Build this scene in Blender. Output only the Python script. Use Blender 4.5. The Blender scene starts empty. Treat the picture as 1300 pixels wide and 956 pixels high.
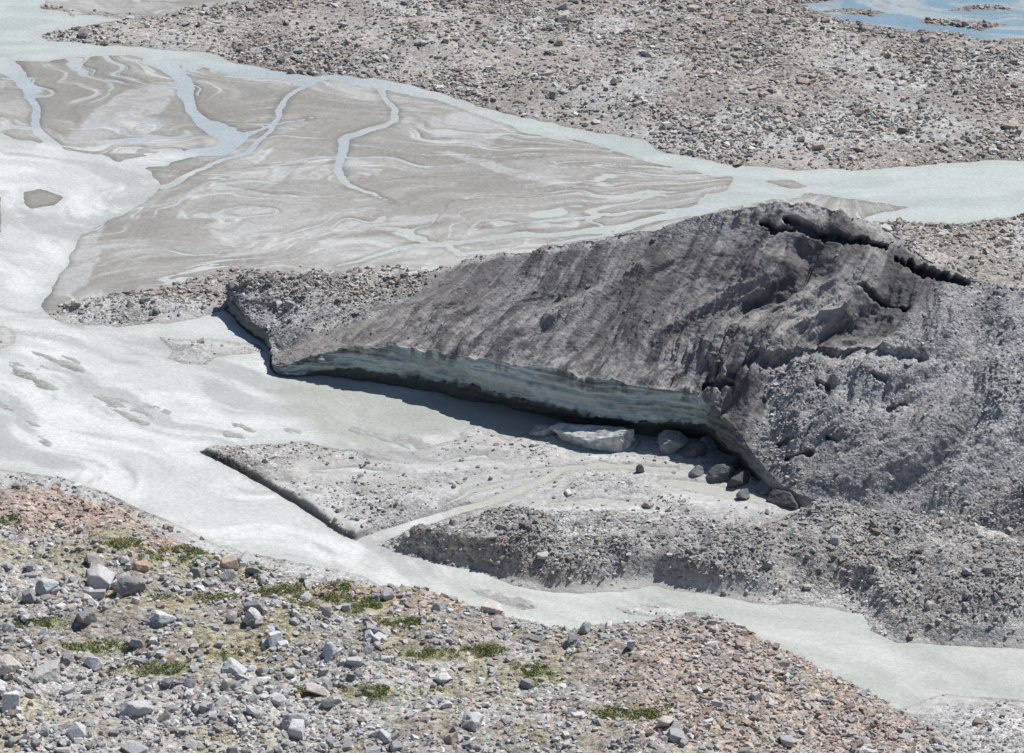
import bpy, bmesh, math, numpy as np
from mathutils import Vector
rng=np.random.default_rng(7)
R=math.radians
# ------------------------------------------------------------------ survey camera / plan mapping
PITCH=R(28); TH=math.tan(R(9.5)); DIST=600.0
CP=np.array([0,-DIST*math.cos(PITCH),DIST*math.sin(PITCH)])
FW=np.array([0,math.cos(PITCH),-math.sin(PITCH)]); UP=np.array([0,math.sin(PITCH),math.cos(PITCH)])
def unp(u,v,z=0.0):
    u=np.asarray(u,float);v=np.asarray(v,float);z=np.asarray(z,float)
    nx=(u-650)/650*TH; ny=(478-v)/650*TH
    dx=nx; dy=FW[1]+ny*UP[1]; dz=FW[2]+ny*UP[2]
    t=(z-CP[2])/dz
    return np.stack([CP[0]+dx*t,CP[1]+dy*t,z+0*t],-1)
def prj(P):
    q=P-CP
    d=np.maximum(q[...,1]*FW[1]+q[...,2]*FW[2],60)
    a=q[...,0]/d; b=(q[...,1]*UP[1]+q[...,2]*UP[2])/d
    return 650+a/TH*650, 478-b/TH*650
# ------------------------------------------------------------------ noise
def h2(ix,iy,seed):
    n=(ix.astype(np.int64)*374761393+iy.astype(np.int64)*668265263+seed*1274126177)&0xffffffff
    n=((n^(n>>13))*1274126177)&0xffffffff
    n=n^(n>>16)
    return (n&0xffffff).astype(np.float32)/16777215.0
def vn(x,y,seed=0):
    xi=np.floor(x);yi=np.floor(y);fx=(x-xi).astype(np.float32);fy=(y-yi).astype(np.float32)
    fx=fx*fx*(3-2*fx);fy=fy*fy*(3-2*fy)
    a=h2(xi,yi,seed);b=h2(xi+1,yi,seed);c=h2(xi,yi+1,seed);d=h2(xi+1,yi+1,seed)
    return (a+(b-a)*fx)*(1-fy)+(c+(d-c)*fx)*fy
def fbm(x,y,o=4,seed=0,g=.5):
    s=0;a=1;t=0
    for i in range(o):
        s=s+a*vn(x*2**i+i*17.3,y*2**i+i*9.1,seed+i);t+=a;a*=g
    return s/t
def ss(x,a,b):
    t=np.clip((x-a)/(b-a),0,1);return t*t*(3-2*t)
def mix(a,b,t):
    return a+(b-a)*t[...,None]
C=lambda *c:np.array(c,np.float32)
# ------------------------------------------------------------------ plan map (signed distances)
STP=2.5;U0,U1,V0,V1=-450,1750,-220,1180
gu=np.arange(U0,U1,STP,dtype=np.float32);gv=np.arange(V0,V1,STP,dtype=np.float32)
GU,GV=np.meshgrid(gu,gv)
VS=1.6
def segd(ax,ay,bx,by):
    dx=bx-ax;dy=(by-ay)*VS
    px=GU-ax;py=(GV-ay)*VS
    t=np.clip((px*dx+py*dy)/(dx*dx+dy*dy+1e-6),0,1)
    return np.hypot(px-t*dx,py-t*dy),t
def sdf(pts):
    D=np.full(GU.shape,1e6,np.float32);ins=np.zeros(GU.shape,bool)
    n=len(pts)
    for i in range(n):
        ax,ay=pts[i];bx,by=pts[(i+1)%n]
        D=np.minimum(D,segd(ax,ay,bx,by)[0])
        if ay!=by:
            c=((ay>GV)!=(by>GV))&(GU<(bx-ax)*(GV-ay)/(by-ay)+ax)
            ins^=c
    return np.where(ins,-D,D)
def line(pts):
    D=np.full(GU.shape,1e6,np.float32)
    for i in range(len(pts)-1):
        ax,ay,aw=pts[i];bx,by,bw=pts[i+1]
        d,t=segd(ax,ay,bx,by)
        D=np.minimum(D,d-(aw+(bw-aw)*t)*.5)
    return D
def samp(M,u,v):
    x=np.clip((u-U0)/STP,0,M.shape[1]-1.01);y=np.clip((v-V0)/STP,0,M.shape[0]-1.01)
    xi=x.astype(int);yi=y.astype(int);fx=x-xi;fy=y-yi
    return (M[yi,xi]*(1-fx)+M[yi,xi+1]*fx)*(1-fy)+(M[yi+1,xi]*(1-fx)+M[yi+1,xi+1]*fx)*fy
river=[(-460,160),(0,172),(60,182),(120,195),(165,205),(190,216),(202,232),(188,255),(140,277),(105,302),(86,330),(70,360),(55,387),(68,402),(98,413),(150,417),(210,410),(250,403),(300,392),(360,400),(420,440),(560,470),(700,500),(900,530),(905,563),(870,570),(830,562),(800,575),(740,572),(700,552),(650,552),(600,538),(560,556),(520,574),(450,570),(380,560),(330,566),(270,570),(252,573),(290,592),(330,613),(380,642),(432,678),(450,684),(478,690),(520,706),(560,716),(610,724),(645,738),(700,752),(760,752),(830,745),(900,752),(960,766),(1050,772),(1098,780),(1108,800),(1140,815),(1200,821),(1320,823),(1760,830),(1760,1190),(1000,1190),(900,900),(560,800),(470,730),(400,717),(340,706),(270,690),(200,655),(130,625),(80,608),(30,598),(-20,594),(-460,580)]
chan=[(-460,-230),(40,-230),(60,0),(50,12),(110,20),(200,20),(150,24),(100,32),(50,44),(60,50),(110,55),(170,60),(250,66),(310,80),(400,96),(480,99),(530,108),(600,134),(650,148),(700,156),(760,170),(825,180),(835,191),(870,199),(930,211),(1000,216),(1060,213),(1120,215),(1200,206),(1300,203),(1760,190),(1760,262),(1300,274),(1230,283),(1150,284),(1090,280),(1120,270),(1160,262),(1080,252),(1030,247),(980,252),(930,250),(905,262),(880,268),(890,254),(925,240),(930,228),(880,218),(800,198),(720,176),(650,162),(590,140),(520,117),(420,104),(330,98),(290,94),(230,78),(150,68),(90,76),(50,80),(0,74),(-460,80)]
pond=[(1010,6),(1060,3),(1110,-3),(1170,-10),(1300,-40),(1760,-80),(1760,60),(1320,50),(1250,46),(1180,40),(1110,32),(1060,22)]
W=np.minimum(np.minimum(sdf(river),sdf(chan)),sdf(pond))
streams=[[(0,80,40),(28,100,14),(42,130,11),(50,165,11),(75,190,20)],
[(200,75,34),(226,95,20),(240,118,17),(244,140,15),(262,158,20),(300,176,26),(285,190,20),(250,192,16),(200,200,22),(165,207,22)],
[(470,100,14),(488,118,9),(502,140,9),(498,156,10),(470,164,11),(445,174,11),(432,190,13),(425,215,11),(445,235,8),(475,246,5),(500,256,2)],
[(395,104,7),(372,116,6),(358,130,7),(350,160,6),(312,192,7),(262,212,6),(205,236,10)],
[(1010,246,22),(930,256,18),(860,272,14),(800,285,12),(720,297,10),(620,301,9),(520,312,8),(430,338,5)],
[(900,262,8),(800,270,6),(700,281,5),(600,290,3)],[(820,283,5),(760,300,6),(700,308,4)],
[(300,176,8),(340,160,5),(395,150,3)],
[(1000,218,10),(960,236,10),(900,250,10)],
[(730,588,10),(690,610,10),(640,630,12),(580,646,12),(520,666,16),(465,686,22)],
[(840,612,8),(900,622,22),(965,631,22),(1000,636,4)],
[(700,592,3),(760,590,13),(860,596,8)],[(640,600,2),(700,592,6),(735,588,8)],[(560,640,3),(600,622,6),(680,606,5)],
[(400,598,2),(450,596,10),(500,600,2)],[(470,575,8),(560,584,6),(640,578,3)],[(700,640,3),(760,636,9),(820,640,3)]]
for s in streams: W=np.minimum(W,line(s))
isl=[[(28,243),(50,240),(76,250),(66,260),(40,264),(30,255)],[(-40,250),(2,246),(5,280),(0,296),(-40,300)],
[(-30,410),(5,413),(20,425),(18,437),(0,446),(-30,450)],
[(200,426),(250,429),(322,438),(336,446),(290,452),(272,455),(262,464),(232,462),(215,456),(222,444)],
[(1030,14),(1080,12),(1130,18),(1110,22),(1060,18)],[(1160,26),(1230,24),(1290,32),(1240,36),(1180,32)],[(1190,12),(1260,8),(1300,14),(1250,16)],
[(780,770),(850,766),(905,776),(860,783),(800,780)],[(970,232),(1010,230),(1030,236),(1000,242)],
[(1120,905),(1200,880),(1330,890),(1500,960),(1300,975),(1180,950)]]
for s in isl: W=np.maximum(W,-sdf(s))
sandM=sdf([(-460,40),(0,62),(130,62),(300,84),(500,104),(650,150),(850,203),(930,215),(1000,222),(1100,235),(1180,262),(1130,285),(980,310),(900,320),(600,345),(300,343),(200,372),(60,392),(30,380),(-460,300)])
greyM=sdf([(-460,395),(60,392),(150,376),(300,380),(700,500),(1000,420),(1500,560),(1760,600),(1760,1190),(-460,1190)])
topsand=sdf([(40,-40),(50,8),(100,19),(200,20),(330,6),(350,-40)])
bankM=line([(246,571,10),(290,588,10),(330,608,10),(380,637,10),(436,674,8)])
poolM=sdf([(345,470),(900,530),(905,570),(740,580),(600,540),(520,580),(420,572),(330,500)])
shoalM=np.minimum(np.minimum(line([(30,462,50),(75,470,60),(55,495,30)]),line([(110,500,30),(190,530,40)])),np.minimum(line([(300,548,30),(400,560,50),(520,566,50)]),line([(0,520,20),(60,560,10)])))
shoalM=np.minimum(shoalM,np.minimum(line([(70,10,30),(200,16,30),(340,10,20)]),line([(600,748,16),(720,768,24),(900,770,24)])))
print('maps ok')
# ------------------------------------------------------------------ mesh helpers
def mk(name,V,F,col=None,attrs=None,mat=None,smooth=True,parent=None):
    me=bpy.data.meshes.new(name);F=np.asarray(F,np.int32);k=F.shape[1]
    me.vertices.add(len(V));me.vertices.foreach_set('co',np.asarray(V,np.float32).ravel())
    me.loops.add(F.size);me.loops.foreach_set('vertex_index',F.ravel())
    me.polygons.add(len(F));me.polygons.foreach_set('loop_start',np.arange(0,F.size,k,dtype=np.int32))
    me.polygons.foreach_set('use_smooth',np.full(len(F),smooth))
    me.update(calc_edges=True)
    if col is not None:
        a=me.attributes.new('Col','FLOAT_COLOR','POINT')
        c=np.ones((len(V),4),np.float32);c[:,:3]=np.clip(col,0.01,.9);a.data.foreach_set('color',c.ravel())
    for n,d in (attrs or {}).items():
        a=me.attributes.new(n,'FLOAT','POINT');a.data.foreach_set('value',np.asarray(d,np.float32).ravel())
    if mat: me.materials.append(mat)
    o=bpy.data.objects.new(name,me);bpy.context.scene.collection.objects.link(o)
    if parent:o.parent=parent
    return o
def gridF(n,m):
    i=np.arange((n-1)*(m-1));r=i//(m-1);c=i%(m-1);a=r*m+c
    return np.stack([a,a+1,a+m+1,a+m],1)
def nd(nt,t,**k):
    n=nt.nodes.new(t)
    for a,b in k.items():
        if hasattr(n,a): setattr(n,a,b)
    return n
def newmat(name):
    m=bpy.data.materials.new(name);m.use_nodes=True;nt=m.node_tree;nt.nodes.clear()
    o=nt.nodes.new('ShaderNodeOutputMaterial');b=nt.nodes.new('ShaderNodeBsdfPrincipled')
    nt.links.new(b.outputs[0],o.inputs[0]);return m,nt,b
def math_(nt,op,a,b=None,c=None):
    n=nt.nodes.new('ShaderNodeMath');n.operation=op
    for i,x in enumerate([a,b,c]):
        if x is None: continue
        if isinstance(x,(int,float)): n.inputs[i].default_value=x
        else: nt.links.new(x,n.inputs[i])
    return n.outputs[0]
def ground_mat(name,s1=1.5,s2=4.5,tint=.5,bump=.35,rough=.95,grav_amt=1.0):
    m,nt,b=newmat(name);L=nt.links.new
    at=nd(nt,'ShaderNodeAttribute',attribute_name='Col');ag=nd(nt,'ShaderNodeAttribute',attribute_name='grav')
    tc=nt.nodes.new('ShaderNodeTexCoord')
    v1=nt.nodes.new('ShaderNodeTexVoronoi');v1.inputs['Scale'].default_value=s1;L(tc.outputs['Object'],v1.inputs['Vector'])
    v2=nt.nodes.new('ShaderNodeTexVoronoi');v2.inputs['Scale'].default_value=s2;L(tc.outputs['Object'],v2.inputs['Vector'])
    nz=nt.nodes.new('ShaderNodeTexNoise');nz.inputs['Scale'].default_value=.8;nz.inputs['Detail'].default_value=7;nz.inputs['Roughness'].default_value=.7;L(tc.outputs['Object'],nz.inputs['Vector'])
    g=ag.outputs['Fac']
    s1_=nt.nodes.new('ShaderNodeSeparateColor');L(v1.outputs['Color'],s1_.inputs[0])
    s2_=nt.nodes.new('ShaderNodeSeparateColor');L(v2.outputs['Color'],s2_.inputs[0])
    r=math_(nt,'ADD',math_(nt,'MULTIPLY',s1_.outputs[0],.55),math_(nt,'MULTIPLY',s2_.outputs[0],.45))
    r=math_(nt,'MULTIPLY',math_(nt,'SUBTRACT',r,.5),math_(nt,'MULTIPLY',g,1.5*grav_amt))
    n_=math_(nt,'MULTIPLY',math_(nt,'SUBTRACT',nz.outputs[0],.5),math_(nt,'MULTIPLY_ADD',g,.8,.45))
    f=math_(nt,'ADD',math_(nt,'ADD',r,n_),1.0)
    sc=nt.nodes.new('ShaderNodeVectorMath');sc.operation='SCALE';L(at.outputs['Color'],sc.inputs[0]);L(f,sc.inputs['Scale'])
    w=math_(nt,'MULTIPLY',math_(nt,'GREATER_THAN',s1_.outputs[1],.72),math_(nt,'MULTIPLY',g,tint))
    mx=nt.nodes.new('ShaderNodeMix');mx.data_type='RGBA';mx.blend_type='MULTIPLY'
    L(w,mx.inputs[0]);L(sc.outputs[0],mx.inputs[6]);mx.inputs[7].default_value=(1.05,.8,.64,1)
    L(mx.outputs[2],b.inputs['Base Color'])
    hgt=math_(nt,'ADD',math_(nt,'MULTIPLY',math_(nt,'ADD',v1.outputs['Distance'],math_(nt,'MULTIPLY',v2.outputs['Distance'],.5)),math_(nt,'MULTIPLY',g,-1)),math_(nt,'MULTIPLY',nz.outputs[0],math_(nt,'MULTIPLY_ADD',g,.55,.08)))
    bp=nt.nodes.new('ShaderNodeBump');bp.inputs['Strength'].default_value=.8;bp.inputs['Distance'].default_value=bump
    L(hgt,bp.inputs['Height']);L(bp.outputs[0],b.inputs['Normal'])
    b.inputs['Roughness'].default_value=rough;b.inputs['Specular IOR Level'].default_value=.15
    return m
M_ground=ground_mat('river_plain_gravel',tint=.2)
M_ridge=ground_mat('dirty_glacier_ice',s1=1.7,s2=4.5,tint=.08,bump=.4)
M_hill=ground_mat('moraine_soil',tint=.4,s1=1.2,s2=3.2)
def rock_mat(name,rough=.85):
    m,nt,b=newmat(name);L=nt.links.new
    at=nd(nt,'ShaderNodeAttribute',attribute_name='Col');tc=nt.nodes.new('ShaderNodeTexCoord')
    nz=nt.nodes.new('ShaderNodeTexNoise');nz.inputs['Scale'].default_value=2.2;nz.inputs['Detail'].default_value=6;nz.inputs['Roughness'].default_value=.7;L(tc.outputs['Object'],nz.inputs['Vector'])
    f=math_(nt,'MULTIPLY_ADD',nz.outputs[0],1.3,.35)
    sc=nt.nodes.new('ShaderNodeVectorMath');sc.operation='SCALE';L(at.outputs['Color'],sc.inputs[0]);L(f,sc.inputs['Scale'])
    L(sc.outputs[0],b.inputs['Base Color'])
    bp=nt.nodes.new('ShaderNodeBump');bp.inputs['Strength'].default_value=.7;bp.inputs['Distance'].default_value=.3
    L(nz.outputs[0],bp.inputs['Height']);L(bp.outputs[0],b.inputs['Normal'])
    b.inputs['Roughness'].default_value=rough;b.inputs['Specular IOR Level'].default_value=.2
    return m
M_rock=rock_mat('moraine_rock')
# ------------------------------------------------------------------ ground sheet
def axis(a,b,st,far):
    core=np.arange(a,b,st);o=[];d=st;x=b
    while x<far: d*=1.25;x+=d;o.append(x)
    p=[];d=st;x=a
    while x>-far: d*=1.25;x-=d;p.append(x)
    return np.concatenate([p[::-1],core,o])
xs=axis(-150,150,.26,4000);ys=axis(-145,222,.33,4000)
X,Y=np.meshgrid(xs,ys);X=X.ravel();Y=Y.ravel()
P=np.stack([X,Y,0*X],1)
u,v=prj(P)
midr=ss(v,540,560)*ss(v,602,580)*ss(u,380,450)
wn=(fbm(X*.12,Y*.12,4,1)-.5)*(16+28*midr);wn2=(fbm(X*.12,Y*.12,4,5)-.5)*(10+18*midr)
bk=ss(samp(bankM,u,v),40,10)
wn*=1-.6*bk;wn2*=1-.6*bk
d=samp(W,u+wn,v+wn2)
uu=u+wn*1.5;vv=v+wn2*1.5
sand=ss(-samp(sandM,uu,vv),-4,8);ts=ss(-samp(topsand,uu,vv),-4,8);sand=np.maximum(sand,ts)
grey=ss(-samp(greyM,uu,vv),-10,25)*(1-sand)
ap=unp(1080,215)[0:2];ax_=X-ap[0];ay_=Y-ap[1]
rad=np.hypot(ax_,ay_);ang=np.arctan2(ay_,-ax_)
wrp=(fbm(X*.018,Y*.025,3,21,.4)-.5);wrq=fbm(X*.06,Y*.09,3,22)-.5
fan=fbm(ang*11+wrp*3+wrq*.8,rad*.024+wrp*2,6,11,.55)
fan2=fbm(ang*32+wrp*9+wrq*2.5,rad*.034+wrp*3,5,13,.6)
fb=fbm(ang*7+wrp*6+wrq*1.6,rad*.02+wrp*2,5,15,.5);braid=1-np.abs(fb*2-1)*5
fb=fbm(ang*15+wrp*10+wrq*2.4,rad*.028+wrp*3,4,17,.45);braid2=1-np.abs(fb*2-1)*7
big=fbm(X*.03,Y*.045,5,31)
small=fbm(X*.5,Y*.5,4,41)
zl=np.where(d>0,.04+.5*(1-np.exp(-d/30)),np.maximum(d*.05,-1.2))
zs=np.where(d>0,.05+.18*(1-np.exp(-d/14))+ (fan-.5)*.42*ss(d,0,10)+(fan2-.5)*.14,np.maximum(d*.03,-.6)+(fan2-.5)*.18)
zs-=ss(braid,.55,1)*.30*ss(big,.58,.46)
Z=zl*(1-sand)+zs*sand
gr=(1-sand)
Z+=np.where(d>0,1,0)*gr*((fbm(X*.09,Y*.09,4,51)-.42)*2.2*ss(d,0,50)*(1-.75*midr)+(small-.5)*.4*ss(d,0,6))
Z=np.where((d>0)&(gr>.5),np.maximum(Z,.02+.2*ss(d,0,16)),Z)
Z+=bk*ss(d,0,5)*(1.1+1.2*(fbm(X*.3,Y*.3,3,53)-.5))
sh=ss(samp(shoalM,u+wn*2,v+wn2*2),14,-8)
rx=X*.8-Y*.6;ry=X*.6+Y*.8
shn=fbm(rx*.10,ry*.35,5,55,.6)
Z=np.where(d<0,np.maximum(Z,(shn-.51)*1.4*sh-.15*(1-sh)-.02),Z)
def mound(cu,cv,ru,rv,h,seed=0):
    q=np.hypot((u-cu)/ru,(v-cv)/rv)+ (fbm(X*.07,Y*.07,3,60+seed)-.5)*.9
    return h*ss(q,1,.15)*ss(d,0,25)
mo=mound(600,697,150,38,4.0,1)+mound(740,722,120,36,3.6,2)+mound(900,715,170,48,4.2,3)+mound(1080,710,140,55,4,4)+mound(1250,760,180,75,6,5)+mound(700,668,180,14,1.4,6)+mound(1040,675,90,28,3,7)+mound(620,575,110,12,.8,8)+mound(500,640,70,12,.8,9)+mound(180,395,140,22,1.6,10)+mound(260,445,70,18,.8,11)
mo+=mound(1180,320,150,40,3,12)+mound(560,60,200,30,2.5,13)+mound(900,120,300,50,2,14)+mound(1200,690,160,30,3,15)
mo*=.75+.5*fbm(X*.16,Y*.16,4,65)
Z+=mo
far_=ss(np.hypot(X,Y),400,3500);Z+=far_*120*fbm(X*.002,Y*.002,4,90)
P[:,2]=Z
brown=mix(C(.40,.38,.355),C(.32,.297,.272),ss(fbm(X*.05,Y*.05,4,71),.35,.65))
brown=mix(brown,C(.43,.425,.415),ss(fbm(X*.035,Y*.05,4,72),.5,.66))
greyc=mix(C(.46,.458,.45),C(.36,.357,.35),ss(fbm(X*.07,Y*.07,4,73),.38,.62))
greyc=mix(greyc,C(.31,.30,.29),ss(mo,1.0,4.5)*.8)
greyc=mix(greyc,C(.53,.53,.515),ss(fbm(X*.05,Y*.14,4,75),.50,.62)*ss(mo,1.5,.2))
greyc=mix(greyc,C(.33,.31,.285),ss(fbm(X*.04,Y*.08,4,77),.54,.66)*.7)
greyc=mix(greyc,C(.34,.335,.325),ss(fbm(X*.12,Y*.3,4,79),.56,.66)*.7)
sandc=mix(C(.375,.37,.35),C(.29,.282,.26),ss(fan,.45,.60))
sandc=mix(sandc,C(.46,.458,.445),ss(fan,.43,.35)*.6)
sandc=mix(sandc,C(.285,.275,.25),ss(big,.48,.62)*.65)
sandc=mix(sandc,C(.49,.49,.478),ss(fan2,.55,.66)*.5)
sandc=mix(sandc,C(.25,.24,.22),ss(fan2,.44,.36)*.35)
def blob(cu,cv,ru,rv,rot=0):
    a=R(rot);x=(u+wn*1.8-cu);y=(v+wn2*1.5-cv);xx=x*math.cos(a)+y*math.sin(a);yy=-x*math.sin(a)+y*math.cos(a)
    return ss(np.hypot(xx/ru,yy/rv)+(fan2-.5)*.6,1.08,.88)
for b_ in [(110,120,80,42,-20),(400,185,90,30,-20),(620,260,170,25,-6),(240,350,130,22,-5),(300,120,60,26,20),(560,215,110,20,5),(800,230,90,18,8)]:
    sandc=mix(sandc,C(.28,.27,.247)+(fan2-.5)[:,None]*.08,blob(*b_)*.55)
for b_ in [(160,142,80,21,-28),(598,163,44,20,5),(205,120,40,12,-30),(300,232,80,8,-14),(100,330,22,50,25),(460,290,120,6,-8),(640,215,90,5,14),(380,215,60,4,-25)]:
    sandc=mix(sandc,C(.43,.428,.42)+(fan2-.5)[:,None]*.12,blob(*b_)*.85)
sandc=mix(sandc,C(.53,.535,.52),ss(braid2,.5,.95)*.75*ss(big,.60,.46))
sandc=mix(sandc,C(.22,.21,.195),ss(braid,.1,.5)*ss(braid,.8,.5)*.35)
wet=ss(d,9,0)
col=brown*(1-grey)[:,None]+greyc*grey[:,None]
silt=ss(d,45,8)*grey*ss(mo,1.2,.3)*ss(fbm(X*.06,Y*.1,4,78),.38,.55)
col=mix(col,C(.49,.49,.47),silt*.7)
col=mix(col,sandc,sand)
col=mix(col,col*.68,wet*.7)
shal=ss(Z,.05,-.03)*ss(d,2,10)
col=mix(col,C(.44,.45,.435),shal*sand*.7)
col=mix(col,C(.36,.36,.345),sh*ss(d,2,-2)*.9)
col=mix(col,C(.12,.115,.11),bk*ss(Z,1.0,.6)*ss(d,-3,1)*ss(d,8,4)*.85)  # cut-bank face: its shade painted in along with dark wet soil
grav=np.clip(gr*1.0+.1,0,1)*np.clip(.55+.45*ss(fbm(X*.06,Y*.06,3,76),.35,.6),0,1)
grav=np.where(sand>.5,.16,grav)*(1-.6*silt)
T_P,T_u,T_v,T_d,T_sand,T_grey,T_mo,T_silt=P,u,v,d,sand,grey,mo,silt
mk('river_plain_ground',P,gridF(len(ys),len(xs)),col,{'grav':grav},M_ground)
print('ground',len(P))
# ------------------------------------------------------------------ water
wx=axis(-150,150,.45,4000);wy=axis(-145,222,.6,4000)
A,B=np.meshgrid(wx,wy);A=A.ravel();B=B.ravel();PW=np.stack([A,B,0*A],1)
u,v=prj(PW)
wc=np.tile(C(.505,.54,.52),(len(A),1))
lft=ss(v,150,200)*ss(u,330,200)+ss(v,300,400);lft=np.clip(lft,0,1)
wc=mix(wc,C(.575,.59,.57),lft)
ww=(fbm(A*.03,B*.03,3,100)-.5)*4
fa=A*.82-B*.57;fbb=A*.57+B*.82
foam=fbm(fa*.05+ww*.4,fbb*.16+ww,6,101,.62)
wc=mix(wc,C(.71,.715,.70),ss(foam,.44,.6)*lft*.85)
wc=mix(wc,C(.42,.435,.42),ss(fbm(fa*.03+ww*.3,fbb*.14+ww,6,103,.65),.5,.63)*lft*.8)
wc=mix(wc,C(.42,.46,.445),ss(fbm(A*.03,B*.16+ww*.5,6,105,.65),.48,.64)*(1-lft)*.75)
rw=(fbm(A*.12,B*.12,4,1)-.5)*16
dw=samp(W,u+rw,v+rw*.6)
wc=mix(wc,C(.43,.43,.405),ss(dw,-14,0)*.4)
pl=ss(-samp(poolM,u+ (foam-.5)*90,v+(foam-.5)*50),-10,30)
wc=mix(wc,C(.415,.43,.385)+(foam-.5)[:,None]*.12,pl*.9)
low=ss(v,720,745)*ss(u,480,560);wc=mix(wc,C(.50,.52,.485)+(foam-.5)[:,None]*.35,low*.9)
puddle=ss(v,575,590)*ss(u,520,600)*ss(v,665,650);wc=mix(wc,C(.46,.465,.405),puddle*.85)
bl=ss(v,70,45)*ss(u,940,1000);wc=mix(wc,mix(np.tile(C(.21,.31,.385),(len(A),1)),C(.38,.42,.42),ss(foam,.46,.6)),bl)
bl2=ss(v,72,100)*ss(u,600,400)*ss(v,260,200)*ss(u,-10,30)*ss(v-(u-60)*.15,176,160);wc=mix(wc,C(.40,.44,.47),bl2*.85)
m,nt,b=newmat('glacial_water');L=nt.links.new
at=nd(nt,'ShaderNodeAttribute',attribute_name='Col');tc=nt.nodes.new('ShaderNodeTexCoord')
mp=nt.nodes.new('ShaderNodeMapping');mp.inputs['Scale'].default_value=(1,1.6,1);mp.inputs['Rotation'].default_value=(0,0,R(-25));L(tc.outputs['Object'],mp.inputs[0])
n1=nt.nodes.new('ShaderNodeTexNoise');n1.inputs['Scale'].default_value=.9;n1.inputs['Detail'].default_value=6;n1.inputs['Roughness'].default_value=.72;L(mp.outputs[0],n1.inputs['Vector'])
n2=nt.nodes.new('ShaderNodeTexNoise');n2.inputs['Scale'].default_value=.12;n2.inputs['Detail'].default_value=5;L(mp.outputs[0],n2.inputs['Vector'])
f=math_(nt,'ADD',math_(nt,'MULTIPLY',n1.outputs[0],.7),math_(nt,'MULTIPLY_ADD',n2.outputs[0],.3,.51))
sc=nt.nodes.new('ShaderNodeVectorMath');sc.operation='SCALE';L(at.outputs['Color'],sc.inputs[0]);L(f,sc.inputs['Scale']);L(sc.outputs[0],b.inputs['Base Color'])
bp=nt.nodes.new('ShaderNodeBump');bp.inputs['Strength'].default_value=.7;bp.inputs['Distance'].default_value=.35
L(n1.outputs[0],bp.inputs['Height']);L(bp.outputs[0],b.inputs['Normal']);b.inputs['Roughness'].default_value=.3;b.inputs['IOR'].default_value=1.25
mk('glacial_river_water',PW,gridF(len(wy),len(wx)),wc,None,m)
# ------------------------------------------------------------------ glacier ice ridge (lofted, with undercut cliff)
ST=[((286,392),(287,374,3.2),0,(298,356,5.5),.8),
((316,424),(314,404,3.2),0,(318,346,7.5),1.0),
((344,444),(340,424,3.0),.0,(372,347,8.5),1.0),
((346,476),(350,464,1.8),.0,(430,349,9.5),1.0),
((392,482),(400,450,4.6),.0,(495,350,10.5),2.5),
((450,492),(455,439,7.4),.0,(550,343,13),3.5),
((520,505),(520,441,8.6),.0,(612,327,16.5),4.5),
((600,522),(600,453,10),-.6,(692,314,21),5.5),
((680,543),(680,468,11),-1.2,(767,303,25.5),6),
((760,563),(760,481,11.6),-1.6,(838,288,29),6.5),
((830,573),(830,489,11.5),-1.6,(905,271,32),6.5),
((893,580),(890,502,10.5),-1.2,(985,257,35),6.5),
((935,600),(928,538,8.5),-.3,(1055,265,35),4.5),
((1000,640),(990,613,3),1,(1128,291,32),.0),
((1085,672),(1075,650,2),2,(1195,337,28.5),0),
((1185,700),(1180,674,1.5),3,(1275,364,27),0),
((1330,716),(1330,686,1.5),3,(1390,392,26),0),
((1550,734),(1550,704,1.5),3,(1580,430,24),0),
((1800,740),(1800,704,1.5),2,(1800,500,20),0)]
Bp=np.array([unp(s[0][0],s[0][1],0) for s in ST]);Tp=np.array([unp(*s[1]) for s in ST]);Cp=np.array([unp(*s[3]) for s in ST])
bul=np.array([s[2] for s in ST]);uc=np.array([s[4] for s in ST],float)
def cr(Q,s):
    Q=np.asarray(Q,float);n=len(Q);i=np.clip(s.astype(int),0,n-2);t=s-i
    if Q.ndim>1:t=t[:,None]
    p0=Q[np.maximum(i-1,0)];p1=Q[i];p2=Q[i+1];p3=Q[np.minimum(i+2,n-1)]
    m1=(p2-p0)*.5*.8;m2=(p3-p1)*.5*.8
    return (2*t**3-3*t**2+1)*p1+(t**3-2*t**2+t)*m1+(-2*t**3+3*t**2)*p2+(t**3-t**2)*m2
mid=(Tp+Cp)/2;cum=np.concatenate([[0],np.cumsum(np.linalg.norm(np.diff(mid,axis=0),axis=1))])
NS=1350;arc=np.linspace(0,cum[-1],NS);s=np.interp(arc,cum,np.arange(len(ST)))
b_=cr(Bp,s);t_=cr(Tp,s);c_=cr(Cp,s);bu=cr(bul,s);un=np.clip(cr(uc,s),0,9)
n1d=(fbm(arc*.25,arc*0,4,200)-.5)
c_[:,2]+=n1d*1.5*ss(s,1,4)
t_[:,2]+=(fbm(arc*.2,arc*0+5,5,201,.6)-.5)*3.0*ss(s,3,5)*ss(s,13,11)
b_[:,1]+=(fbm(arc*.08,arc*0+9,3,202)-.5)*5*ss(s,4,6)*ss(s,12,11)
lip=t_.copy();lip[:,2]=t_[:,2]*(.32+.12*ss(s,8,11)+.35*(fbm(arc*.12,arc*0+3,4,203)-.5))
over=ss(un,0,1)[:,None]
lip_no=b_*.55+t_*.45
lip=lip*over+lip_no*(1-over);lip[:,1]-=.5*over[:,0]
inn=b_.copy();inn[:,1]+=un;inn[:,2]=-1.2
bk_=c_.copy();bk_[:,1]+=c_[:,2]*.9+4;bk_[:,2]=-1.5
m_=(t_+c_)/2;m_[:,2]+=bu
rows=[];tt=[]
def seg(a,b,n,k):
    for i in range(n):
        f=i/n;rows.append(a+(b-a)*f);tt.append(k+f)
seg(inn,lip,22,0);seg(lip,t_,60,1)
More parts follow.
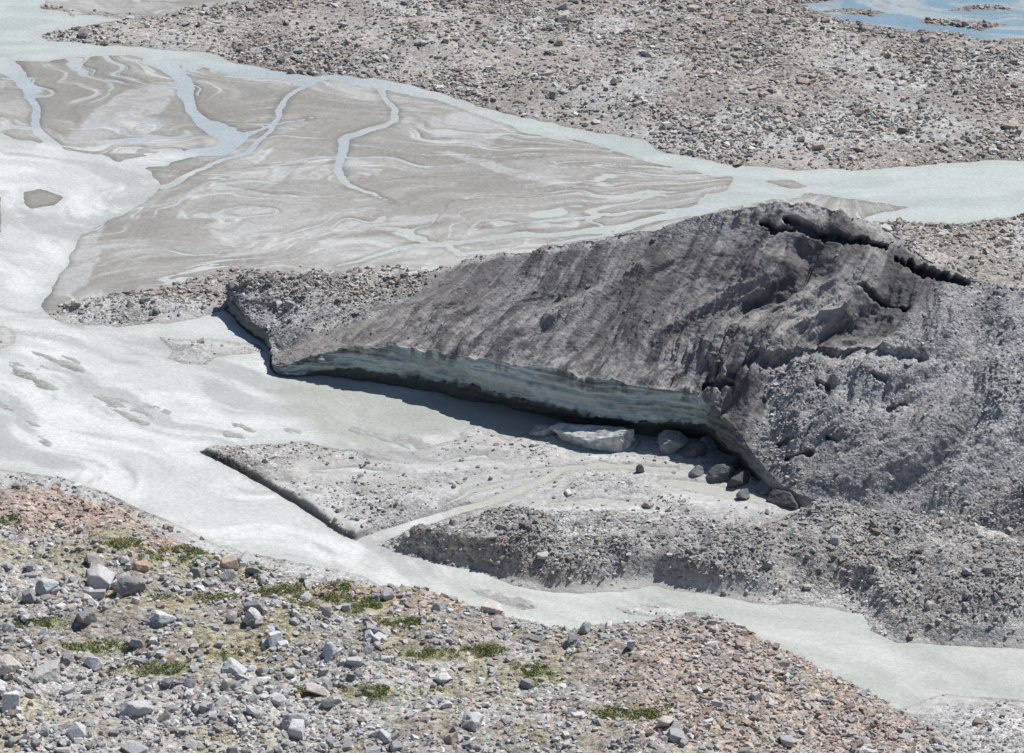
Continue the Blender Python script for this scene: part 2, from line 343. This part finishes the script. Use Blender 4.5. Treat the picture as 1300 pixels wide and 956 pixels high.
for i in range(300):
    f=i/300;rows.append(t_*(1-f)**2+2*f*(1-f)*(2*m_-(t_+c_)/2)+c_*f*f);tt.append(2+f)
seg(c_,bk_,50,3);rows.append(bk_);tt.append(4.)
G=np.array(rows);tt=np.array(tt);NT=len(tt)
du=np.gradient(G,axis=1);dt=np.gradient(G,axis=0);N=np.cross(du,dt);N/=np.linalg.norm(N,axis=2,keepdims=True)+1e-9
if N[200,700,2]<0:N=-N
AR=np.broadcast_to(arc[None],(NT,NS));TT=np.broadcast_to(tt[:,None],(NT,NS));SS=np.broadcast_to(s[None],(NT,NS))
PU,PV=prj(G)
f2=np.clip(TT-2,0,1)
win=ss(TT,1.95,2.06)
wS=(fbm(AR*.04,f2*3,3,210)-.5)*8
AS=AR-7*f2
amp=.35+1.2*ss(fbm(AR*.035,f2*2.5,3,216),.35,.65)
str1=(fbm((AS+wS*.5)*.42,f2*2.0,6,211,.62)-.5)
str2=fbm((AS+wS)*1.7,f2*4,4,215,.6)-.5
gul=1-np.abs(fbm((AS-8*f2+wS*1.6)*.10,f2*1.3,5,212,.45)*2-1)
lump=fbm(G[...,0]*.09,(G[...,1]+G[...,2])*.09,5,213)-.5
fine=fbm(G[...,0]*.9,(G[...,1]*.7+G[...,2])*.9,4,214,.6)-.5
right=ss(SS,9,11.5);veryr=ss(SS,12.8,15)
rid=1-np.abs(fbm((AR-26*f2+wS*2)*.07,f2*1.6,5,217,.5)*2-1)
disp=win*(str1*amp*(1.9+1.2*right)*(1-veryr*.8)+(gul-.7)*(2.0+6.5*right)*(1-veryr)*ss(f2,0,.2)*ss(f2,1.0,.7)+(rid-.7)*5*veryr*ss(f2,0,.15)*ss(f2,1,.8)+lump*(1.0+1.6*right)*ss(f2,0,.1)*(1-.6*ss(f2,.7,1))+fine*(.3+.15*right)+str2*.4*amp)
def pline(pts):
    D=np.full(PU.shape,1e6)
    for i in range(len(pts)-1):
        ax,ay,aw=pts[i];bx,by,bw=pts[i+1];dx=bx-ax;dy=by-ay
        t=np.clip(((PU-ax)*dx+(PV-ay)*dy)/(dx*dx+dy*dy),0,1)
        D=np.minimum(D,np.hypot(PU-ax-t*dx,PV-ay-t*dy)-(aw+(bw-aw)*t)/2)
    return D
spur=ss(np.minimum(pline([(815,340,0),(770,368,4),(705,405,1)]),np.minimum(pline([(1010,375,0),(960,440,6),(905,505,2)]),pline([(1110,330,0),(1045,400,6),(985,455,3)])))+(lump*30),16,-3)*((TT>2)&(TT<3))*(.6+str1*1.5)
disp+=spur*1.6*win
nr=1-ss(SS,12.2,13)
band=ss(TT,.9,1.02)*(1-win)*nr
lay=fbm(AR*.03,G[...,2]*1.6,4,220)-.5
disp+=band*(lay*1.5+(fbm(AR*.22,TT*2.5,4,221)-.5)*2.6+fine*.6)*ss(SS,2.5,4)
disp+=band*fine*1.2*(1-ss(SS,2.5,4))
disp+=(TT<1)*ss(TT,0,.3)*(fbm(AR*.3,TT*4,4,222)-.5)*1.6*nr
disp*=ss(TT,4,3.6)
def notch(pts,depth,soft=2.5,jag=6):
    D=pline(pts)+(fbm(AR*.6,TT*24,4,230,.6)-.5)*jag*2
    return ss(D,soft,-1.0)*depth*((TT>2.02)&(TT<2.995))
nt_=notch([(966,282,3),(985,292,9),(1008,291,3)],2.4)+notch([(998,279,3),(1030,291,9),(1070,303,9),(1124,313,3)],3.0)
nt_+=notch([(1136,328,3),(1160,341,12),(1195,351,11),(1230,361,3)],3.6,2,9)+notch([(1085,366,1),(1115,377,5),(1155,392,1)],1.9)
nt_+=notch([(1040,491,3),(1058,494,6)],1.3)+notch([(1108,480,3),(1126,487,4)],1.2)+notch([(895,490,3),(915,495,7),(930,491,2)],1.8)+notch([(1052,558,4),(1064,562,3)],1.2)
nt_+=notch([(1000,585,3),(1030,575,5)],1.4)+notch([(990,566,3),(1010,560,2)],1.0)+notch([(1130,520,2),(1150,512,3)],1.0)
led=notch([(935,482,1),(970,462,3),(1020,452,3),(1090,449,3),(1170,457,1)],1.1,9,8);nt_=np.maximum(nt_,led)
Gd=G+N*disp[...,None]
Gd[...,1]+=nt_*1.1;Gd[...,2]-=nt_*.85
darkpoly=[(350,466),(450,395),(545,345),(1000,240),(1140,280),(1240,360),(1180,400),(1100,445),(1010,470),(985,520),(975,570),(940,620),(880,520),(600,470)]
Kd=samp(sdf(darkpoly),PU+(lump)*80+(rid-.6)*60,PV+lump*70)
dk=ss(-Kd,-20,18)
bt=lambda *c:np.broadcast_to(C(*c),G.shape).astype(np.float32)
base=mix(bt(.39,.387,.385),C(.315,.31,.31),ss(lump,-.1,.12))
base=mix(base,C(.19,.185,.187),ss(rid,.72,.5)*.6*ss(SS,16,13.5))
base=mix(base,C(.21,.205,.205),ss(str1,.0,.12)*.5*(1-veryr*.6))
base=mix(base,C(.33,.305,.28),ss(PV,540,640)*ss(fbm(G[...,0]*.05,G[...,1]*.05,3,240),.4,.6)*.7)
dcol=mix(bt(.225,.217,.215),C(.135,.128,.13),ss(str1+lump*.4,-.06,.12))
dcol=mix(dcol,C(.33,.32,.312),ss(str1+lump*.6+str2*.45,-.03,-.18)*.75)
mot=fbm(AS*.8,f2*12,5,244,.6)
dcol=mix(dcol,C(.36,.352,.343),ss(mot,.53,.64)*ss(f2,.75,.1)*.65)
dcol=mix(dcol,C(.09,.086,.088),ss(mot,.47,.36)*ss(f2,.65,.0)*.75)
dcol=mix(dcol,C(.30,.28,.262),ss(SS,7.5,3)*.75)
dcol=mix(dcol,C(.36,.35,.34),np.clip(spur,0,1)*.6)
dcol=mix(dcol,C(.48,.46,.44),ss(f2+n1d[None]*.12,.93,.975)*.85)
dcol=mix(dcol,C(.09,.086,.09),ss(gul,.78,.5)*right*.65)  # gully shadows painted into the hollows on the right
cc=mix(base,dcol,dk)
left=ss(SS,6,4)*ss(f2,.5,.8);cc=mix(cc,C(.39,.365,.34),left*.85)
ic=mix(bt(.44,.49,.455),C(.22,.25,.235),ss(lay+fine*.35,-.02,.10))
ic=mix(ic,C(.57,.63,.60),ss(fbm(AR*.09,G[...,2]*.6,4,241),.50,.62)*.75)
ic=mix(ic,C(.15,.145,.14),ss(fbm(AR*.7,TT*1.0,5,242),.52,.64)*ss(TT,1.45,1.97)*.85)
ic=mix(ic,C(.12,.12,.12),ss(SS,3.6,2.6)*.85)  # left tip cliff: shaded side painted as darker colour
ic=mix(ic,C(.16,.145,.13),ss(SS,11.0,11.5)*.85)
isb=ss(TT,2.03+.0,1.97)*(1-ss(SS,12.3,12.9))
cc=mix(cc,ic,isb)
cc=mix(cc,C(.045,.05,.05),ss(TT+fine*.4,1.10,.9)*isb*.9)  # undercut shadow painted near-black below the lip
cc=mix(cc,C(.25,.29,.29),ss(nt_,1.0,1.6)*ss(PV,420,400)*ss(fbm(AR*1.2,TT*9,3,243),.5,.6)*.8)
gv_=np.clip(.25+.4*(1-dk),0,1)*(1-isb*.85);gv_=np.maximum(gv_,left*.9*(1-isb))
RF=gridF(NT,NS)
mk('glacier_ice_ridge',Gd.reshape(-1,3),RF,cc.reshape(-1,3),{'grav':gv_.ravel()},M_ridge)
print('ridge',G.shape)
# ------------------------------------------------------------------ foreground moraine hill
sil=np.array([(-400,600),(-150,612),(0,622),(40,618),(100,630),(170,655),(215,685),(260,706),(330,716),(400,737),(470,746),(530,746),(600,766),(650,787),(720,802),(760,797),(800,790),(850,784),(910,785),(950,800),(1000,830),(1050,851),(1085,868),(1150,905),(1230,950),(1320,1000),(1500,1080),(1700,1130)],float)
HU=np.linspace(-380,1600,1150);HV=np.interp(HU,sil[:,0],sil[:,1]);HV=np.convolve(np.pad(HV,6,'edge'),np.ones(13)/13,'valid')
zc=12.0
ff=np.concatenate([np.linspace(-1,0,30)[:-1],np.linspace(0,1,620)])
HUg=np.broadcast_to(HU[None],(len(ff),len(HU)));FF=np.broadcast_to(ff[:,None],HUg.shape)
HVg=HV[None]+np.maximum(FF,0)*(1300-HV[None])
H=unp(HUg,HVg,zc+np.maximum(FF,0)*22)
bb=np.clip(-FF,0,1);H[...,1]+=bb*(20);H[...,2]-=bb*(zc+2)
hx,hy=H[...,0],H[...,1]
hn=fbm(hx*.06,hy*.06,5,300)-.5;hn2=fbm(hx*.5,hy*.5,4,301)-.5
ed=ss(FF,.0,.08)
H[...,2]+=hn*7*ed+hn2*.8+(fbm(hx*.15,hy*.15,3,302)-.5)*2.0*(bb<.5)
hpu,hpv=prj(H)
def hblob(cu,cv,ru,rv):
    return ss(np.hypot((hpu-cu)/ru,(hpv-cv)/rv)+hn*2.2+hn2*.5,1.25,.6)
redm=np.maximum.reduce([hblob(80,648,190,34),hblob(200,690,50,16),hblob(560,765,100,24)*.8,hblob(900,840,180,52)*.75,hblob(450,748,50,12),hblob(1000,900,250,50)*.7])
vegs=[(225,706,65,15),(328,724,28,12),(445,742,24,14),(430,766,80,15),(520,790,60,10),(608,826,36,11),(715,800,26,11),(680,856,48,16),(370,750,50,9),(150,690,50,10),(560,830,60,8),(120,820,45,10),(800,905,60,10),(460,880,80,8),(250,760,60,8),(15,660,25,9),(210,850,60,8),(60,790,50,8),(300,830,50,7)]
vraw=np.maximum.reduce([hblob(*q) for q in vegs]);veg=vraw*ss(fbm(hx*.28,hy*.28,4,306),.40,.56)
hc=mix(np.broadcast_to(C(.40,.39,.37),H.shape).astype(np.float32),C(.30,.28,.245),ss(hn,-.08,.12))
hc=mix(hc,C(.40,.315,.26),redm*.85)
hc=mix(hc,C(.27,.265,.12),vraw*.65)
hc=mix(hc,C(.32,.30,.18),ss(fbm(hx*.11,hy*.11,4,305),.5,.64)*.6*(1-redm))
mk('moraine_hill',H.reshape(-1,3),gridF(*H.shape[:2]),hc.reshape(-1,3),{'grav':np.full(hx.size,.9)},M_hill)
# ------------------------------------------------------------------ rock prototypes
def hull(npts,seed,bev=0,box=False):
    r=np.random.default_rng(seed);bm=bmesh.new()
    if box:
        for x in (-1,1):
            for y in (-1,1):
                for z in (-1,1): bm.verts.new(np.array([x,y,z])*r.uniform(.38,.9,3))
        npts-=7
    for i in range(npts):
        q=r.normal(size=3);q/=np.linalg.norm(q);q*=r.uniform(.8,1.1);bm.verts.new(q)
    bmesh.ops.convex_hull(bm,input=bm.verts[:])
    bmesh.ops.delete(bm,geom=[v for v in bm.verts if not v.link_faces],context='VERTS')
    if bev:
        bmesh.ops.dissolve_limit(bm,angle_limit=R(14),verts=bm.verts[:],edges=bm.edges[:])
        bmesh.ops.bevel(bm,geom=bm.edges[:],offset=bev,segments=1,affect='EDGES')
    bmesh.ops.triangulate(bm,faces=bm.faces[:])
    bmesh.ops.recalc_face_normals(bm,faces=bm.faces[:])
    bm.verts.index_update();V=np.array([v.co[:] for v in bm.verts]);F=np.array([[v.index for v in f.verts] for f in bm.faces]);bm.free();return V,F
def ico(sub):
    bm=bmesh.new();bmesh.ops.create_icosphere(bm,subdivisions=sub,radius=1);bm.verts.index_update()
    V=np.array([v.co[:] for v in bm.verts]);F=np.array([[v.index for v in f.verts] for f in bm.faces]);bm.free();return V,F
def cut(sub,seed,k=11,ns=.05):
    V,F=ico(sub);r=np.random.default_rng(seed);n=r.normal(size=(k,3));n/=np.linalg.norm(n,axis=1,keepdims=True);dd=r.uniform(.5,.9,k)
    dot=V@n.T;rr=np.where(dot>.05,dd/np.maximum(dot,.05),9).min(1);rr=np.minimum(rr,1.2)
    rr*=1+ns*(r.random(len(V))-.5)
    return V*rr[:,None],F
small_p=[hull(9+i%4,i+10,box=i%2==0) for i in range(20)]
big_p=[hull(11+i%6,i+60,.05,box=i%3!=0) for i in range(28)]
def scatter(name,pos,size,colr,protos,flat=.7,sink=.25,mat=M_rock,ani=.4):
    n=len(pos);rot=rng.uniform(0,2*np.pi,n);tilt=rng.normal(0,.35,n);Vs=[];Fs=[];Cs=[];off=0
    pid=rng.integers(0,len(protos),n);sx=size*rng.uniform(1-ani,1+ani,n);sy=size*rng.uniform(1-ani,1+ani,n);sz=size*flat*rng.uniform(1-ani,1+ani,n)
    for k,(V,F) in enumerate(protos):
        I=np.where(pid==k)[0]
        if not len(I):continue
        q=V[None]*np.stack([sx[I],sy[I],sz[I]],1)[:,None]
        ct,st=np.cos(tilt[I])[:,None],np.sin(tilt[I])[:,None]
        y=q[...,1]*ct-q[...,2]*st;z=q[...,1]*st+q[...,2]*ct;x=q[...,0]
        c,s_=np.cos(rot[I])[:,None],np.sin(rot[I])[:,None]
        w=np.stack([x*c-y*s_,x*s_+y*c,z],-1)+pos[I][:,None]
        w[...,2]+=(sz[I]*(1-2*sink))[:,None]*.5
        Vs.append(w.reshape(-1,3));Cs.append(np.repeat(colr[I],len(V),0))
        Fs.append((F[None]+(np.arange(len(I))*len(V))[:,None,None]+off).reshape(-1,3));off+=len(I)*len(V)
    return mk(name,np.concatenate(Vs),np.concatenate(Fs),np.concatenate(Cs),None,mat,False)
PB=np.array([(.42,.40,.375),(.43,.37,.32),(.32,.295,.275),(.54,.52,.49),(.36,.30,.26),(.46,.45,.435),(.23,.215,.20),(.41,.39,.365)])
PG=np.array([(.44,.44,.443),(.51,.51,.51),(.35,.35,.357),(.28,.28,.285),(.43,.40,.37),(.57,.56,.55)])
PR=np.array([(.43,.34,.28),(.46,.36,.29),(.35,.28,.24),(.52,.47,.42),(.30,.25,.225),(.46,.44,.42),(.40,.37,.35)])
def pal(Pl,n): return Pl[rng.integers(0,len(Pl),n)]*rng.uniform(.72,1.25,(n,1))
def pick(w,n):
    c=np.cumsum(w.ravel().astype(np.float64));return np.searchsorted(c,rng.random(n)*c[-1])
inv=(np.abs(T_P[:,0])<149)&(T_P[:,1]>-144)&(T_P[:,1]<221)&(T_d>1.5)
clump=.25+ss(fbm(T_P[:,0]*.08,T_P[:,1]*.08,4,401),.4,.65)
w=inv*(1-T_sand)*(1-T_grey)*clump*(T_v<420)
i=pick(w,38000);jit=rng.uniform(-.2,.2,(len(i),3))*[1,1,0]
scatter('gravel_bar_stones',T_P[i]+jit,np.clip(rng.lognormal(-1.12,.48,len(i)),.12,1.8),pal(PB,len(i)),small_p)
w=inv*T_grey*clump*(.45+ss(T_mo,.5,3)*1.1)*(1-.7*T_silt)
i=pick(w,30000);jit=rng.uniform(-.2,.2,(len(i),3))*[1,1,0]
cg=pal(PG,len(i));mk_=rng.random(len(i))<.15+.25*(T_v[i]>640);cg[mk_]=pal(PB,mk_.sum());cg*=(1-.22*ss(T_mo[i],1,4))[:,None]
scatter('river_bed_stones',T_P[i]+jit,np.clip(rng.lognormal(-1.65,.52,len(i)),.1,1.4),cg,small_p)
Gf=Gd.reshape(-1,3)
fl=((TT>2.02)&(TT<3.02))
w=(fl*(.015+.8*(1-dk)+.5*left+.12*ss(f2,.93,.98))*(.15+ss(fbm(G[...,0]*.08,G[...,1]*.08,4,411),.4,.65))*(nt_<.3)*(1+.8*ss(PV,540,640))).ravel()*(np.abs(Gf[:,0])<190)
i=pick(w,22000)
cg=pal(PG,len(i))*.88;lm=left.ravel()[i]>.3;cg[lm]=pal(PB,lm.sum())*.95
lo=(PV.ravel()[i]>580)&(rng.random(len(i))<.4);cg[lo]=pal(PB,lo.sum())
cg*=(1-.4*dk.ravel()[i]*(1-left.ravel()[i]))[:,None]
sz_=np.clip(rng.lognormal(-1.95,.55,len(i)),.08,1.2);sz_[lm]*=1.35
scatter('scree_stones',Gf[i],sz_,cg,small_p)
Hf=H.reshape(-1,3);fr=(FF>-.25).ravel()
rm=redm.ravel();vg=veg.ravel()
cs=fbm(hx*.16,hy*.16,4,423).ravel()
w=fr*(.2+.8*ss(cs,.4,.6)+rm*1.0)*(1-.8*vg)
i=pick(w,44000);cg=pal(PG,len(i));q=(rng.random(len(i))<.15+.75*rm[i]);cg[q]=pal(PR,q.sum())
scatter('moraine_stones',Hf[i],np.clip(rng.lognormal(-1.25,.45,len(i)),.12,.9),cg,small_p)
lf=ss(hpu,800,250).ravel()*ss(hpv,640,720).ravel()
cl=ss(fbm(hx*.09,hy*.09,4,421),.4,.6).ravel()
w=fr*(lf*(.08+cl)+.04)*(1-.8*vg)*(1-.5*rm)
i=pick(w,5200);cg=pal(PG,len(i))*1.05;q=rng.random(len(i))<.12;cg[q]=pal(PR,q.sum())
scatter('moraine_boulders',Hf[i],np.clip(rng.lognormal(-.72,.48,len(i)),.28,2.0),cg,big_p,flat=.8,sink=.1)
# ------------------------------------------------------------------ individual boulders and ice blocks
M_ice,nt,b=newmat('clean_ice');L=nt.links.new
tc=nt.nodes.new('ShaderNodeTexCoord');nz=nt.nodes.new('ShaderNodeTexNoise');nz.inputs['Scale'].default_value=.7;nz.inputs['Detail'].default_value=8;L(tc.outputs['Object'],nz.inputs[0])
rp=nt.nodes.new('ShaderNodeValToRGB');rp.color_ramp.elements[0].position=.35;rp.color_ramp.elements[0].color=(.28,.30,.285,1);rp.color_ramp.elements[1].position=.62;rp.color_ramp.elements[1].color=(.60,.62,.60,1)
L(nz.outputs[0],rp.inputs[0]);L(rp.outputs[0],b.inputs['Base Color']);b.inputs['Roughness'].default_value=.35
bp=nt.nodes.new('ShaderNodeBump');bp.inputs['Distance'].default_value=.4;bp.inputs['Strength'].default_value=.6;L(nz.outputs[0],bp.inputs['Height']);L(bp.outputs[0],b.inputs['Normal'])
def single(name,u_,v_,sx,sy,sz,rot,colr,seed,mat=M_rock,z=0,loc=None):
    V,F=cut(4,seed,10,.012);V=V*[sx,sy,sz];c,s_=math.cos(R(rot)),math.sin(R(rot))
    V=np.stack([V[:,0]*c-V[:,1]*s_,V[:,0]*s_+V[:,1]*c,V[:,2]],1)
    nn=fbm(V[:,0]*1.2+seed,V[:,1]*1.2+V[:,2],4,seed)-.5;V*=(1+nn*.25)[:,None]
    o=mk(name,V,F,np.tile(colr,(len(V),1)),None,mat,False);p=unp(u_,v_,z) if loc is None else loc
    o.location=(p[0],p[1],p[2]+sz*.35);return o
single('ice_block',758,566,9.2,2.8,3.2,-12,(.5,.5,.5),3,M_ice)
single('ice_block',688,552,2.3,1.4,1.5,10,(.4,.4,.4),4,M_ice)
for (a,b2,sx,sy,sz,r_,cv) in [(854,568,3.5,2.4,2.9,20,.30),(880,580,2.8,2.0,2.0,-15,.16),(901,572,2.1,1.8,2.0,40,.24),(915,608,3.2,2.0,1.8,10,.14),(938,614,2.6,1.7,1.6,50,.12),(1000,640,3.4,2.1,2.0,-30,.11),(960,602,2.8,2.0,2.0,0,.18),(885,602,1.7,1.4,1.3,0,.22),(705,552,.9,.8,.7,0,.25),(812,600,.8,.6,1.1,0,.10),(928,592,3.0,2.2,2.2,30,.14),(975,624,2.4,1.8,1.6,60,.2),(945,632,1.6,1.2,1.1,60,.2),(1020,655,2.0,1.5,1.3,60,.25),(918,96,2.0,1.6,2.1,0,.46),(1100,38,1.7,1.5,1.6,0,.4),(1018,160,1.7,1.3,1.3,0,.42),(1205,187,1.4,1,1,0,.2),(880,14,2.4,1.6,1.3,0,.4),(960,16,1.8,1.4,1.3,0,.44)]:
    cw=(cv*1.06,cv*.98,cv*.91) if b2<300 else (cv,cv,cv*1.02)
    single('boulder',a,b2,sx,sy,sz,r_,cw,int(a+b2))
def onhill(px,py):
    k=np.argmin((hpu-px)**2+(hpv-py)**2+(FF<0)*1e6);return Hf[k]
for (a,b2,sx,sz,cv) in [(162,752,2.5,1.9,(.27,.27,.28)),(178,722,2.1,1.6,(.50,.37,.28)),(108,788,2.4,1.7,(.33,.31,.30)),(60,752,2.2,1.7,(.5,.5,.5)),(318,790,2.0,1.6,(.54,.52,.51)),(420,830,1.9,1.4,(.52,.53,.54)),(300,856,2.4,1.6,(.57,.57,.57)),(60,858,2.8,1.9,(.46,.44,.43)),(10,850,2.4,1.7,(.55,.5,.46)),(205,790,2.1,1.3,(.55,.56,.57)),(555,775,1.5,1.2,(.42,.41,.41)),(742,802,1.4,1.1,(.38,.38,.39)),(800,822,1.2,1.5,(.46,.47,.5)),(470,812,1.6,1.2,(.56,.56,.56)),(170,905,2.6,1.8,(.50,.50,.51)),(380,920,2.4,1.7,(.48,.48,.49)),(600,925,2.2,1.5,(.54,.53,.52))]:
    single('boulder',0,0,sx,sx*.75,sz,a,cv,int(a*3+b2),loc=onhill(a,b2))
# ------------------------------------------------------------------ alpine vegetation (leaf clumps)
vi=pick(fr*vg**2,850);cen=Hf[vi]
Lp=[];Lc=[]
for k in range(len(cen)):
    rr=rng.uniform(.25,1.0);n=int(80*rr)+10;th=rng.uniform(0,2*np.pi,n);r0=rr*np.sqrt(rng.random(n));hh=rng.random(n)*rr*.6*(1-(r0/rr)**2*.7)
    c0=cen[k]+np.stack([r0*np.cos(th),r0*np.sin(th),hh+.1],1)
    a=rng.normal(size=(n,3));a/=np.linalg.norm(a,axis=1,keepdims=True);b0=np.cross(a,rng.normal(size=(n,3)));b0/=np.linalg.norm(b0,axis=1,keepdims=True)
    sz=rng.uniform(.08,.18,(n,1));Q=np.stack([c0-a*sz,c0-b0*sz*.5,c0+a*sz,c0+b0*sz*.5],1);Lp.append(Q.reshape(-1,3))
    g=rng.choice([0,1,2],p=[.35,.35,.3]);bc=[C(.15,.19,.07),C(.24,.26,.10),C(.30,.29,.14)][g]
    Lc.append(np.repeat(bc[None]*rng.uniform(.6,1.4,(n,1)),4,0))
Lp=np.concatenate(Lp);Lc=np.concatenate(Lc)
ML,nt,b=newmat('foliage');at=nd(nt,'ShaderNodeAttribute',attribute_name='Col');nt.links.new(at.outputs['Color'],b.inputs['Base Color']);b.inputs['Roughness'].default_value=.7
mk('alpine_vegetation',Lp,np.arange(len(Lp)).reshape(-1,4),Lc,None,ML,False)
# ------------------------------------------------------------------ light, sky, camera
sd=Vector((.68,.58,0)).normalized();el=R(53);sv=Vector((sd.x*math.cos(el),sd.y*math.cos(el),math.sin(el)))
sl=bpy.data.lights.new('sun','SUN');sl.energy=5.0;sl.angle=R(.5);sl.color=(1,.975,.945)
so=bpy.data.objects.new('sun',sl);so.rotation_euler=(sv).to_track_quat('Z','Y').to_euler();so.location=(100,200,300);bpy.context.scene.collection.objects.link(so)
w=bpy.data.worlds.new('World');bpy.context.scene.world=w;w.use_nodes=True;nt=w.node_tree
bg=nt.nodes.get('Background') or nt.nodes.new('ShaderNodeBackground')
sk=nt.nodes.new('ShaderNodeTexSky');sk.sky_type='NISHITA';sk.sun_disc=False;sk.sun_elevation=el;sk.sun_rotation=math.atan2(sv.x,sv.y);sk.altitude=2000
nt.links.new(sk.outputs[0],bg.inputs[0]);bg.inputs[1].default_value=.08
cd=bpy.data.cameras.new('camera');cd.sensor_fit='HORIZONTAL';cd.angle=R(19);cd.clip_start=1;cd.clip_end=12000
co=bpy.data.objects.new('camera',cd);co.location=CP.tolist();co.rotation_euler=(math.pi/2-PITCH,0,0);bpy.context.scene.collection.objects.link(co)
sc=bpy.context.scene;sc.camera=co
sc.view_settings.view_transform='Standard';sc.view_settings.look='None';sc.view_settings.exposure=0
